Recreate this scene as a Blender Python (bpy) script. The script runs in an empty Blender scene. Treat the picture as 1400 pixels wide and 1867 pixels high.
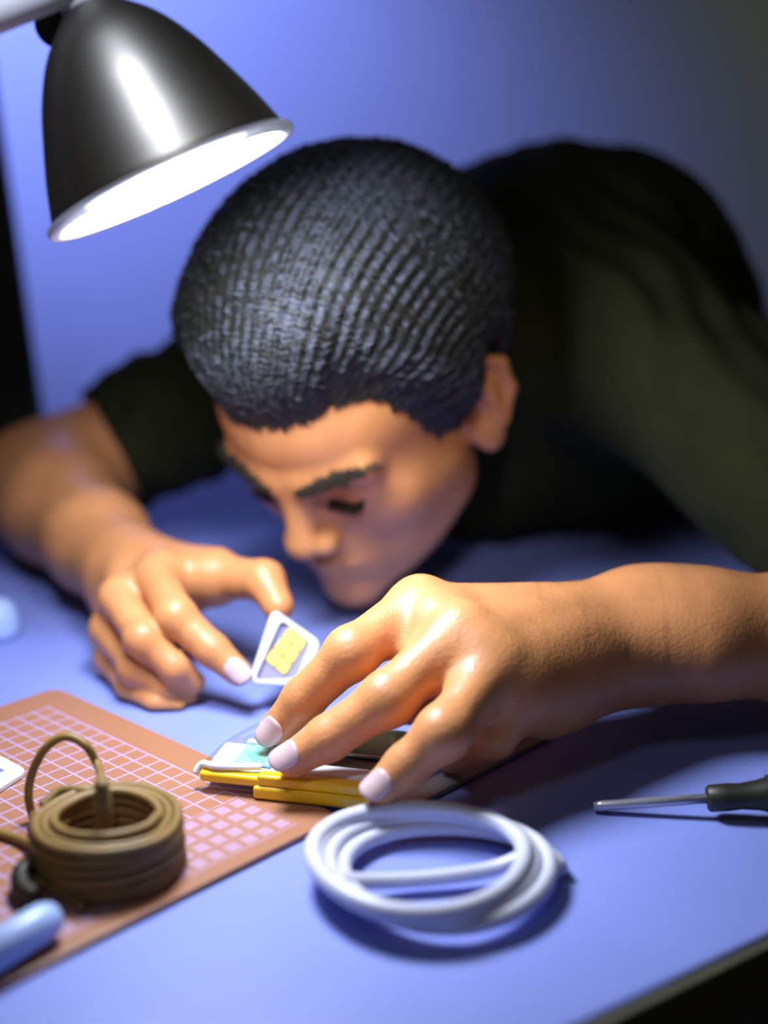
import bpy, math, random
import numpy as np
from mathutils import Vector

random.seed(7)
rng = np.random.default_rng(7)
S = bpy.context.scene
COL = S.collection

# ------------------------------------------------------------------ camera
TT = 0.75                       # table top height above the floor; all coordinates below are relative to the table top
H = 0.32                        # camera height above the table top
PITCH = math.radians(15.5)
F = 2564.0                      # focal length in pixels of the 1400 x 1867 frame
FW = np.array([0, math.cos(PITCH), -math.sin(PITCH)])
UP = np.array([0, math.sin(PITCH), math.cos(PITCH)])
RT = np.array([1.0, 0, 0])
CAM = np.array([0, 0, H])
cd = bpy.data.cameras.new('camera')
cam = bpy.data.objects.new('camera', cd)
COL.objects.link(cam)
cam.location = (0, 0, H + TT)
cam.rotation_euler = (math.pi / 2 - PITCH, 0, 0)
cd.sensor_fit = 'VERTICAL'
cd.sensor_height = 36.0
cd.lens = F / 1867 * 36.0
cd.clip_start = 0.02
cd.dof.use_dof = True
cd.dof.focus_distance = 0.70
cd.dof.aperture_fstop = 2.1
S.camera = cam
S.view_settings.view_transform = 'Standard'
S.view_settings.look = 'None'
S.view_settings.exposure = 0.0
S.view_settings.gamma = 1.0
S.view_settings.use_curve_mapping = False
S.cycles.use_denoising = True
S.cycles.max_bounces = 8
S.cycles.transparent_max_bounces = 12
S.cycles.sample_clamp_indirect = 4.0

# ------------------------------------------------------------------ world, room lights and added fill spots
W = bpy.data.worlds.new('world')
S.world = W
W.use_nodes = True
bg = W.node_tree.nodes['Background']
bg.inputs[0].default_value = (1.0, 0.85, 0.45, 1)
bg.inputs[1].default_value = 0.022


def light(name, kind, loc, target, energy, color, **kw):
    d = bpy.data.lights.new(name, kind)
    d.energy = energy
    d.color = color
    for k, v in kw.items():
        setattr(d, k, v)
    o = bpy.data.objects.new(name, d)
    COL.objects.link(o)
    o.location = (loc[0], loc[1], loc[2] + TT)
    v = Vector((target[0] - loc[0], target[1] - loc[1], target[2] - loc[2]))
    o.rotation_euler = v.to_track_quat('-Z', 'Y').to_euler()
    return o


light('wall_spot', 'SPOT', (-0.62, 1.30, 0.78), (-0.34, 1.9, 0.38), 62.0, (0.47, 0.58, 1.0),
      spot_size=math.radians(78), spot_blend=0.9, shadow_soft_size=0.08)
light('warm_wall_fill', 'SPOT', (1.25, 1.25, 0.95), (0.80, 1.9, 0.55), 9.0, (1.0, 0.98, 0.10),  # added spot, turns the right side of the wall olive
      spot_size=math.radians(110), spot_blend=1.0, shadow_soft_size=0.08)
light('ceiling_light', 'AREA', (-0.24, 0.02, 1.32), (-0.12, 0.62, 0.2), 1.0, (0.8, 0.86, 1.0),
      shape='RECTANGLE', size=0.20, size_y=0.30)
light('shade_streak_spot', 'SPOT', (-0.24, 0.02, 1.35), (-0.155, 0.64, 0.335), 72.0, (0.72, 0.77, 1.0),  # added narrow spot for the bright streak on the lamp shade
      spot_size=math.radians(15), spot_blend=0.6, shadow_soft_size=0.11)
light('face_fill_spot', 'SPOT', (0.02, 0.02, 0.66), (-0.005, 0.86, 0.115), 14.0, (1.0, 0.95, 0.95),  # added unseen fill for the face, ear and desk under the chin
      spot_size=math.radians(20), spot_blend=0.8, shadow_soft_size=0.05)
LAMP_STRENGTH = 82.0


# ------------------------------------------------------------------ pixel helpers (a pixel plus a real distance gives a point)
def ray(px, py):
    return RT * ((px - 700) / F) + UP * ((933.5 - py) / F) + FW


def PY(px, py, Y):
    r = ray(px, py)
    return CAM + r * (Y / r[1])


def PZ(px, py, z):
    r = ray(px, py)
    return CAM + r * ((z - H) / r[2])


def nrm(v):
    v = np.asarray(v, float)
    return v / (np.linalg.norm(v) + 1e-12)


# ------------------------------------------------------------------ materials
def new_mat(name):
    m = bpy.data.materials.new(name)
    m.use_nodes = True
    nt = m.node_tree
    return m, nt, nt.nodes['Principled BSDF']


def setp(p, **kw):
    for k, v in kw.items():
        k = {'base': 'Base Color', 'rough': 'Roughness', 'metal': 'Metallic', 'spec': 'Specular IOR Level',
             'trans': 'Transmission Weight', 'alpha': 'Alpha', 'sss': 'Subsurface Weight', 'ior': 'IOR',
             'coat': 'Coat Weight', 'coat_rough': 'Coat Roughness', 'sheen': 'Sheen Weight',
             'em': 'Emission Color', 'ems': 'Emission Strength', 'aniso': 'Anisotropic', 'tint': 'Specular Tint'}[k]
        if isinstance(v, tuple) and len(v) == 3:
            v = (*v, 1)
        p.inputs[k].default_value = v


def simple(name, base, rough=0.5, var=0.12, scale=60.0, bump=0.0, bscale=300.0, **kw):
    """principled with a little procedural colour variation and relief"""
    m, nt, p = new_mat(name)
    setp(p, base=base, rough=rough, **kw)
    tc = nt.nodes.new('ShaderNodeTexCoord')
    if var > 0:
        n = nt.nodes.new('ShaderNodeTexNoise')
        n.inputs['Scale'].default_value = scale
        n.inputs['Detail'].default_value = 4
        nt.links.new(tc.outputs['Object'], n.inputs['Vector'])
        r = nt.nodes.new('ShaderNodeMapRange')
        r.inputs[1].default_value = 0.3
        r.inputs[2].default_value = 0.7
        r.inputs[3].default_value = 1 - var
        r.inputs[4].default_value = 1 + var
        nt.links.new(n.outputs['Fac'], r.inputs[0])
        v = nt.nodes.new('ShaderNodeVectorMath')
        v.operation = 'SCALE'
        v.inputs[0].default_value = base[:3]
        nt.links.new(r.outputs[0], v.inputs['Scale'])
        nt.links.new(v.outputs[0], p.inputs['Base Color'])
    if bump > 0:
        n2 = nt.nodes.new('ShaderNodeTexNoise')
        n2.inputs['Scale'].default_value = bscale
        n2.inputs['Detail'].default_value = 3
        nt.links.new(tc.outputs['Object'], n2.inputs['Vector'])
        b = nt.nodes.new('ShaderNodeBump')
        b.inputs['Strength'].default_value = bump
        b.inputs['Distance'].default_value = 0.001
        nt.links.new(n2.outputs['Fac'], b.inputs['Height'])
        nt.links.new(b.outputs[0], p.inputs['Normal'])
    return m


def mat_emit(name, col, s):
    m, nt, p = new_mat(name)
    setp(p, base=(0.9, 0.9, 0.9), em=col, ems=s)
    return m


M = {}
M['wall'] = simple('painted_wall', (0.25, 0.28, 0.60), 0.7, 0.05, 3.0, 0.10, 120)
M['floor'] = simple('dark_floor', (0.02, 0.018, 0.012), 0.6, 0.2, 8.0)
M['desk'] = simple('desk_laminate', (0.225, 0.28, 0.68), 0.48, 0.04, 14.0, 0.05, 500, spec=0.35)
M['desk_edge'] = simple('desk_edge_band', (0.09, 0.09, 0.05), 0.6, 0.1)
M['skin'] = simple('skin', (0.60, 0.250, 0.092), 0.43, 0.10, 45.0, 0.30, 420, spec=0.48, sss=0.12)
p_ = M['skin'].node_tree.nodes['Principled BSDF']
p_.inputs['Subsurface Radius'].default_value = (1.0, 0.32, 0.12)
p_.inputs['Subsurface Scale'].default_value = 0.004
M['nail'] = simple('nail', (0.62, 0.43, 0.44), 0.25, 0.03, 50, spec=0.6)
M['hair'] = simple('hair', (0.011, 0.0105, 0.004), 0.55, 0.3, 200, 0.4, 700)
M['strand'] = simple('hair_strand', (0.025, 0.0255, 0.018), 0.36, 0.3, 200, spec=0.9, tint=(0.62, 0.68, 1.0))
M['brow'] = simple('brow_hair', (0.020, 0.012, 0.004), 0.8, 0.2, 200)
M['shirt'] = simple('black_cotton', (0.0175, 0.0185, 0.0055), 0.9, 0.15, 30, 0.3, 900, spec=0.15)
M['eye'] = simple('eye_white', (0.35, 0.28, 0.2), 0.2, 0.05)
M['lip'] = simple('lip', (0.40, 0.14, 0.07), 0.4, 0.05)
M['lamp_metal'] = simple('brushed_gunmetal', (0.25, 0.24, 0.20), 0.41, 0.04, 20, metal=1.0)
M['lamp_inside'] = simple('white_reflector', (0.9, 0.9, 0.9), 0.4, 0.02)
M['lamp_rim'] = simple('pale_rim', (0.85, 0.86, 1.0), 0.45, 0.03, trans=0.75)
M['lamp_glow'] = mat_emit('lamp_glow', (0.80, 0.87, 1.0, 1), LAMP_STRENGTH)
M['white_metal'] = simple('white_enamel', (0.82, 0.84, 0.86), 0.25, 0.03)
M['dark_metal'] = simple('dark_metal', (0.03, 0.028, 0.015), 0.45, 0.1)
M['steel'] = simple('steel', (0.62, 0.62, 0.68), 0.30, 0.05, metal=0.6)
M['black_plastic'] = simple('black_plastic', (0.018, 0.018, 0.008), 0.45, 0.15)
M['white_cable'] = simple('white_cable', (0.62, 0.63, 0.74), 0.35, 0.04, 40)
M['brown_cable'] = simple('brown_cable', (0.23, 0.135, 0.030), 0.5, 0.15, 60, 0.2, 500)
M['dark_clip'] = simple('dark_clip', (0.02, 0.015, 0.005), 0.5, 0.1)
M['yellow'] = simple('yellow_plastic', (0.86, 0.52, 0.002), 0.3, 0.06, 40)
M['phone_glass'] = simple('dark_glass', (0.02, 0.022, 0.010), 0.12, 0.1)
M['teal'] = simple('teal_label', (0.26, 0.60, 0.66), 0.25, 0.05)
M['clear_white'] = simple('milky_film', (0.78, 0.80, 0.95), 0.15, 0.05)
M['grey_metal'] = simple('grey_metal', (0.30, 0.30, 0.33), 0.45, 0.08, metal=0.6)
M['white_plastic'] = simple('white_plastic', (0.66, 0.68, 0.70), 0.45, 0.02)
M['lilac_plastic'] = simple('lilac_plastic', (0.27, 0.25, 0.48), 0.55, 0.03)
M['gold'] = simple('gold_contact', (0.80, 0.66, 0.13), 0.5, 0.05)
M['gold_gap'] = simple('gold_gap', (0.34, 0.26, 0.08), 0.5, 0.05)
M['ink'] = simple('blue_grey_ink', (0.16, 0.16, 0.45), 0.6, 0.05)
M['pale_blue'] = simple('pale_blue_plastic', (0.42, 0.55, 0.90), 0.35, 0.04)
M['board'] = simple('dark_board', (0.014, 0.014, 0.004), 0.7, 0.15)

# clear film: mostly see-through thin plastic
m, nt, p = new_mat('clear_film')
p = nt.nodes.new('ShaderNodeBsdfGlossy')
p.inputs['Roughness'].default_value = 0.12
tr = nt.nodes.new('ShaderNodeBsdfTransparent')
tr.inputs[0].default_value = (0.95, 0.96, 0.88, 1)
mx = nt.nodes.new('ShaderNodeMixShader')
fr = nt.nodes.new('ShaderNodeLayerWeight')
fr.inputs[0].default_value = 0.35
ad = nt.nodes.new('ShaderNodeMath')
ad.operation = 'MULTIPLY_ADD'
ad.inputs[1].default_value = 0.22
ad.inputs[2].default_value = 0.03
nt.links.new(fr.outputs[1], ad.inputs[0])
nt.links.new(ad.outputs[0], mx.inputs[0])
nt.links.new(tr.outputs[0], mx.inputs[1])
nt.links.new(p.outputs[0], mx.inputs[2])
nt.links.new(mx.outputs[0], nt.nodes['Material Output'].inputs[0])
M['film'] = m

# cutting mat: orange brown board with a printed pale lilac centimetre grid (UVs are metres)
m, nt, p = new_mat('cutting_mat')
setp(p, rough=0.38, spec=0.5)
N = nt.nodes.new
uv = N('ShaderNodeUVMap')
sx = N('ShaderNodeSeparateXYZ')
nt.links.new(uv.outputs[0], sx.inputs[0])


def mth(op, a, b=None, c=None):
    n = N('ShaderNodeMath')
    n.operation = op
    for i, v in enumerate((a, b, c)):
        if v is None:
            continue
        if isinstance(v, (int, float)):
            n.inputs[i].default_value = v
        else:
            nt.links.new(v, n.inputs[i])
    return n.outputs[0]


def gridline(c, width, pitch=0.01):
    a = mth('PINGPONG', mth('ADD', c, 0.0), pitch / 2)
    return mth('SUBTRACT', 1.0, mth('SMOOTHSTEP' if False else 'GREATER_THAN', a, width / 2))


u_, v_ = sx.outputs[0], sx.outputs[1]
gl = mth('MAXIMUM', gridline(u_, 0.0011), gridline(v_, 0.0011))
# printed area stops before the border of the mat
MATL, MATW = 0.33, 0.232
ins = mth('MULTIPLY', mth('MULTIPLY', mth('GREATER_THAN', u_, 0.0195), mth('LESS_THAN', u_, MATL - 0.0195)),
          mth('MULTIPLY', mth('GREATER_THAN', v_, 0.0095), mth('LESS_THAN', v_, MATW - 0.0195)))
gl = mth('MULTIPLY', gl, ins)
# glossy reflection painted as pale squares in the rows next to the near edge
cu = mth('PINGPONG', u_, 0.005)
cv = mth('PINGPONG', v_, 0.005)
sq = mth('MULTIPLY', mth('GREATER_THAN', cu, 0.0016), mth('GREATER_THAN', cv, 0.0016))
row = mth('MULTIPLY', mth('GREATER_THAN', v_, 0.0099), mth('LESS_THAN', v_, 0.0501))
sq = mth('MULTIPLY', mth('MULTIPLY', sq, row), ins)
mix1 = N('ShaderNodeMix')
mix1.data_type = 'RGBA'
mix1.inputs['A'].default_value = (0.37, 0.165, 0.085, 1)
mix1.inputs['B'].default_value = (0.50, 0.36, 0.58, 1)
nt.links.new(mth('MULTIPLY', sq, 0.55), mix1.inputs['Factor'])
mix2 = N('ShaderNodeMix')
mix2.data_type = 'RGBA'
mix2.inputs['B'].default_value = (0.50, 0.43, 0.85, 1)
nt.links.new(mix1.outputs['Result'], mix2.inputs['A'])
nt.links.new(mth('MULTIPLY', gl, mth('SUBTRACT', 0.6, mth('MULTIPLY', row, 0.5))), mix2.inputs['Factor'])
nt.links.new(mix2.outputs['Result'], p.inputs['Base Color'])
M['mat'] = m


# ------------------------------------------------------------------ mesh helpers
ORG = {}


def link(name, data, parent, origin):
    o = bpy.data.objects.new(name, data)
    COL.objects.link(o)
    if parent is not None:
        o.parent = parent
        po = ORG[parent.name]
        o.location = tuple(origin[i] - po[i] for i in range(3))
    else:
        o.location = (origin[0], origin[1], origin[2] + TT)
    ORG[o.name] = np.array(origin, float)
    return o


def mk(name, v, f, mat, parent=None, smooth=True, origin=None, uv=None, bevel=0.0, seg=3):
    v = np.asarray(v, float)
    if origin is None:
        origin = ORG[parent.name] if parent is not None else np.array([*(v.min(0) + v.max(0))[:2] / 2, v[:, 2].min()])
    me = bpy.data.meshes.new(name)
    me.from_pydata((v - origin).tolist(), [], [list(map(int, q)) for q in f])
    me.materials.append(M[mat] if isinstance(mat, str) else mat)
    if smooth:
        me.polygons.foreach_set('use_smooth', [True] * len(me.polygons))
    if uv is not None:
        ul = me.uv_layers.new(name='UVMap')
        li = np.zeros(len(me.loops), int)
        me.loops.foreach_get('vertex_index', li)
        ul.data.foreach_set('uv', np.asarray(uv, float)[li].ravel())
    me.update()
    o = link(name, me, parent, origin)
    if bevel > 0:
        b = o.modifiers.new('edge', 'BEVEL')
        b.width = bevel
        b.segments = seg
        b.limit_method = 'ANGLE'
        b.angle_limit = math.radians(35)
        if smooth:
            try:
                w = o.modifiers.new('wn', 'WEIGHTED_NORMAL')
            except Exception:
                pass
    return o


def thing(name, label, cat, origin, group=None):
    o = link(name, None, None, origin)
    return tag(o, label, cat, group)


def tag(o, label, cat, group=None):
    o['label'] = label
    o['category'] = cat
    if group:
        o['group'] = group
    return o


def struct(o):
    o['kind'] = 'structure'
    return o


def box(c, e1, e2, e3):
    """box from a corner and three edge vectors"""
    c, e1, e2, e3 = (np.asarray(q, float) for q in (c, e1, e2, e3))
    v = [c, c + e1, c + e1 + e2, c + e2, c + e3, c + e1 + e3, c + e1 + e2 + e3, c + e2 + e3]
    f = [(0, 3, 2, 1), (4, 5, 6, 7), (0, 1, 5, 4), (1, 2, 6, 5), (2, 3, 7, 6), (3, 0, 4, 7)]
    return v, f


def join(*vf):
    V, Fc = [], []
    for v, f in vf:
        n = len(V)
        V += [np.asarray(q, float) for q in v]
        Fc += [tuple(i + n for i in q) for q in f]
    return V, Fc


def prism(poly, n, h):
    """extrude a planar polygon along n by h"""
    poly = np.asarray(poly, float)
    k = len(poly)
    v = np.vstack([poly, poly + np.asarray(n) * h])
    f = [tuple(range(k))[::-1], tuple(range(k, 2 * k))]
    f += [(i, (i + 1) % k, (i + 1) % k + k, i + k) for i in range(k)]
    return v, f


def ringprism(outer, inner, n, h):
    outer = np.asarray(outer, float)
    inner = np.asarray(inner, float)
    k = len(outer)
    n = np.asarray(n)
    v = np.vstack([outer, inner, outer + n * h, inner + n * h])
    f = []
    for i in range(k):
        j = (i + 1) % k
        f += [(i, j, j + 2 * k, i + 2 * k), (j + k, i + k, i + 3 * k, j + 3 * k),
              (i + 2 * k, j + 2 * k, j + 3 * k, i + 3 * k), (j, i, i + k, j + k)]
    return v, f


def roundpoly(pts, r, seg=6):
    """round the corners of a planar 3D polygon with quadratic curves"""
    pts = [np.asarray(q, float) for q in pts]
    out = []
    k = len(pts)
    for i in range(k):
        a, b, c = pts[i - 1], pts[i], pts[(i + 1) % k]
        ra = min(r, np.linalg.norm(a - b) * .48)
        rc = min(r, np.linalg.norm(c - b) * .48)
        p0 = b + nrm(a - b) * ra
        p1 = b + nrm(c - b) * rc
        for t in np.linspace(0, 1, seg):
            out.append((1 - t) ** 2 * p0 + 2 * t * (1 - t) * b + t * t * p1)
    return np.array(out)


def tube(pts, rad, n=10, closed=False, caps=True):
    pts = np.asarray(pts, float)
    k = len(pts)
    rad = np.full(k, rad) if np.isscalar(rad) else np.asarray(rad, float)
    if closed:
        T = np.roll(pts, -1, 0) - np.roll(pts, 1, 0)
    else:
        T = np.gradient(pts, axis=0)
    T /= np.linalg.norm(T, axis=1)[:, None] + 1e-12
    a = np.array([0, 0, 1.0]) if abs(T[0][2]) < .9 else np.array([1.0, 0, 0])
    u = nrm(np.cross(T[0], a))
    V = []
    ang = np.arange(n) * 2 * math.pi / n
    for i in range(k):
        u = nrm(u - T[i] * (u @ T[i]))
        w = np.cross(T[i], u)
        V.append(pts[i] + rad[i] * (np.cos(ang)[:, None] * u + np.sin(ang)[:, None] * w))
    V = np.vstack(V)
    f = []
    for i in range(k if closed else k - 1):
        j = (i + 1) % k
        for q in range(n):
            q2 = (q + 1) % n
            f.append((i * n + q, i * n + q2, j * n + q2, j * n + q))
    if not closed and caps:
        f += [tuple(range(n))[::-1], tuple(range((k - 1) * n, k * n))]
    return V, f


def lathe(o, ax, prof, n=64, closed=False):
    """revolve (axial, radius) pairs about the axis"""
    o = np.asarray(o, float)
    ax = nrm(ax)
    a = np.array([0, 1.0, 0]) if abs(ax[1]) < .8 else np.array([1.0, 0, 0])
    u = nrm(np.cross(ax, a))
    w = np.cross(ax, u)
    ang = np.arange(n) * 2 * math.pi / n
    ring = np.cos(ang)[:, None] * u + np.sin(ang)[:, None] * w
    V = np.vstack([o + ax * s + ring * max(r, 1e-5) for s, r in prof])
    k = len(prof)
    f = []
    for i in range(k if closed else k - 1):
        j = (i + 1) % k
        for q in range(n):
            q2 = (q + 1) % n
            f.append((i * n + q, i * n + q2, j * n + q2, j * n + q))
    return V, f


def catmull(P, per=8):
    P = np.asarray(P, float)
    Q = np.vstack([2 * P[0] - P[1], P, 2 * P[-1] - P[-2]])
    out = []
    for i in range(1, len(Q) - 2):
        for t in np.arange(per) / per:
            a, b, c, d = Q[i - 1], Q[i], Q[i + 1], Q[i + 2]
            out.append(.5 * (2 * b + (c - a) * t + (2 * a - 5 * b + 4 * c - d) * t * t + (3 * b - a - 3 * c + d) * t ** 3))
    out.append(Q[-2])
    return np.array(out)


# ------------------------------------------------------------------ setting
v, f = box((-3, 1.90, -TT), (6, 0, 0), (0, .1, 0), (0, 0, 2.6))
struct(mk('wall_back', v, f, 'wall', smooth=False))
v, f = box((-3, -1.5, -TT - .06), (6, 0, 0), (0, 3.5, 0), (0, 0, .06))
struct(mk('floor', v, f, 'floor', smooth=False))

# desk, turned about 35 degrees to the camera
EA = nrm((0.82, 0.57, 0))                 # along its front edge
EB = np.array([-EA[1], EA[0], 0])         # towards its back
c0 = PZ(1245, 1792, 0)                    # a point on the near edge
c0[2] = 0
D0 = c0 - EA * 0.95
DL, DW = 1.58, 0.93
desk = thing('desk', 'blue-lit desk with a dark near edge, carrying all the tools', 'desk', D0 + EA * DL / 2 + EB * DW / 2 + np.array([0, 0, -TT]))
v, f = box(D0 + EB * .004 + np.array([0, 0, -.026]), EA * DL, EB * DW, (0, 0, .026))
mk('desk_top', v, f, 'desk', desk, smooth=False, bevel=.002)
v, f = box(D0 - EB * .001 + np.array([0, 0, -.030]), EA * DL, EB * .0045, (0, 0, .0285))
mk('edge_band', v, f, 'desk_edge', desk, smooth=False, bevel=.001)
for a in (.05, DL - .10):
    for b in (.05, DW - .10):
        v, f = box(D0 + EA * a + EB * b + np.array([0, 0, -TT]), EA * .05, EB * .05, (0, 0, TT - .026))
        mk('leg', v, f, 'dark_metal', desk, smooth=False, bevel=.003)

# dark flat board standing at the left edge behind the arm
bx0 = PY(-3, 330, 1.2)
bx1 = PY(74, 800, 1.2)
sl = (bx1 - bx0) / (bx1[2] - bx0[2])
foot = bx1 - sl * bx1[2]
foot[2] = 0.0
up_ = sl * .40 + np.array([0, .03, 0])
v, f = box(foot + np.array([-.30, 0, 0]), (.30, 0, 0), (0, .025, 0), up_)
b_ = mk('dark_board', v, f, 'board', smooth=True, bevel=.006)
tag(b_, "dark flat board leaning at the left edge behind the person's bent elbow", 'board')

# ------------------------------------------------------------------ desk lamp
RC = PY(315, 337, 0.665)                   # centre of the opening
VR = nrm(RC - CAM)
VX = nrm(np.cross(VR, (0, 0, 1)))
VU = np.cross(VX, VR)
AX = nrm((.404 * VX - .915 * VU) * .994 - VR * .108)
R0 = 238 / F * np.dot(RC - CAM, FW)
LEN = R0 * 346 / 238
bc = np.array([-.52, .86, 0.0])
lamp = thing('desk_lamp', 'gunmetal bell desk lamp shining over the cropped head', 'lamp', bc)
prof = [(0, 45), (.03, 56), (.07, 70), (.15, 100), (.25, 127), (.4, 157), (.55, 180), (.75, 208), (.96, 232)]
sp = [((t - 1) * LEN, w / 238 * R0) for t, w in prof]
pts = catmull(np.array([(a, b, 0) for a, b in sp]), 5)
outer = [(q[0], q[1]) for q in pts]
inner = [(q[0] + .001, q[1] - .0022) for q in pts][::-1]
v, f = lathe(RC, AX, outer + inner, 96, closed=True)
mk('lamp_shade', v, f, 'lamp_metal', lamp)
inn = [(q[0] + .0015, q[1] - .0030) for q in pts[4:]]
v, f = lathe(RC, AX, inn, 96)
mk('reflector', v, f, 'lamp_inside', lamp)
re = outer[-1][1]
tor = [(-.0015 + .0030 * math.cos(t) , R0 * .972 + .0034 * math.sin(t)) for t in np.linspace(0, 2 * math.pi, 14)[:-1]]
v, f = lathe(RC, AX, tor, 96, closed=True)
mk('rim', v, f, 'lamp_rim', lamp)
v, f = lathe(RC, AX, [(-.010, .0), (-.010, R0 * .5), (-.0030, R0 * .945)][::1], 96)
v2, f2 = lathe(RC, AX, [(-.0022, 0), (-.0022, R0 * .3), (-.0022, R0 * .6), (-.0022, R0 * .945)], 96)
mk('light_diffuser', v2, f2, 'lamp_glow', lamp)
neck = RC - AX * LEN
v, f = lathe(neck, AX, [(-.026, 0), (-.026, .009), (-.024, .0105), (-.004, .0105), (-.002, .0125), (.003, .0125), (.003, .0)], 40)
mk('collar', v, f, 'white_metal', lamp)
# hinge on the left of the neck
hj = PY(112, 40, .680)
v, f = tube([neck - AX * .012 + np.array([0, .004, 0]), hj + (neck - hj) * .35, hj], .0085, 14)
mk('hinge', v, f, 'dark_metal', lamp)
v, f = tube([hj - nrm((0, 1, .2)) * .011, hj + nrm((0, 1, .2)) * .011], .0105, 24)
mk('hinge_knob', v, f, 'black_plastic', lamp, bevel=.002)
a0 = PY(116, -18, .665)
a1 = PY(-30, 42, .665)
dirn = nrm(a1 - a0)
elbow = a0 + dirn * .26 + np.array([0, .05, 0])
elbow2 = bc + np.array([0, 0, .34])
arm = catmull([a0 - dirn * .006, a0 + dirn * .08, elbow, elbow2 + np.array([0, 0, -.02]), bc + np.array([0, 0, .15]), bc + np.array([0, 0, .018])], 10)
v, f = tube(arm, .0075, 16)
mk('arm', v, f, 'white_metal', lamp)
v, f = lathe(bc, (0, 0, 1), [(0, 0), (0, .085), (.004, .09), (.014, .088), (.018, .08), (.020, .0)], 64)
mk('base', v, f, 'dark_metal', lamp)

# ------------------------------------------------------------------ SDF toolkit (one continuous skin)
VOX = 0.0018
f4 = np.float32


def smin(a, b, k):
    h = np.maximum(k - np.abs(a - b), 0) / k
    return np.minimum(a, b) - h * h * k * .25


def smax(a, b, k):
    return -smin(-a, -b, k)


class Cone:
    def __init__(s, a, ra, b, rb, k=.008):
        s.a = np.asarray(a, float); s.b = np.asarray(b, float); s.ra = ra; s.rb = rb; s.k = k
        s.c = (s.a + s.b) / 2; s.R = np.linalg.norm(s.b - s.a) / 2 + max(ra, rb)

    def d(s, P):
        ab = s.b - s.a
        L = ab @ ab + 1e-12
        q = P - s.a.astype(f4)
        t = np.clip((q @ ab.astype(f4)) / f4(L), 0, 1)
        e = q - t[:, None] * ab.astype(f4)
        return np.sqrt((e * e).sum(1)) - (s.ra + (s.rb - s.ra) * t)


class Ell:
    def __init__(s, c, r, k=.01, M_=None):
        s.c = np.asarray(c, float); s.r = np.asarray(r, float); s.k = k
        s.M = None if M_ is None else np.asarray(M_, float)      # rows are the local axes
        s.R = max(r)

    def d(s, P):
        q = P - s.c.astype(f4)
        if s.M is not None:
            q = q @ s.M.T.astype(f4)
        a = q / s.r.astype(f4)
        k0 = np.sqrt((a * a).sum(1)) + 1e-9
        b = a / s.r.astype(f4)
        k1 = np.sqrt((b * b).sum(1)) + 1e-9
        return k0 * (k0 - 1) / k1


BIG = f4(1.0)


def chain(ops, P, c, R, acc=None):
    for o in ops:
        sub = isinstance(o, tuple)
        q = o[1] if sub else o
        if np.linalg.norm(c - q.c) - q.R > R + .03:
            continue
        d = q.d(P)
        if sub:
            if acc is not None:
                acc = smax(acc, -d, q.k)
        else:
            acc = d if acc is None else smin(acc, d, q.k)
    return acc


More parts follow.
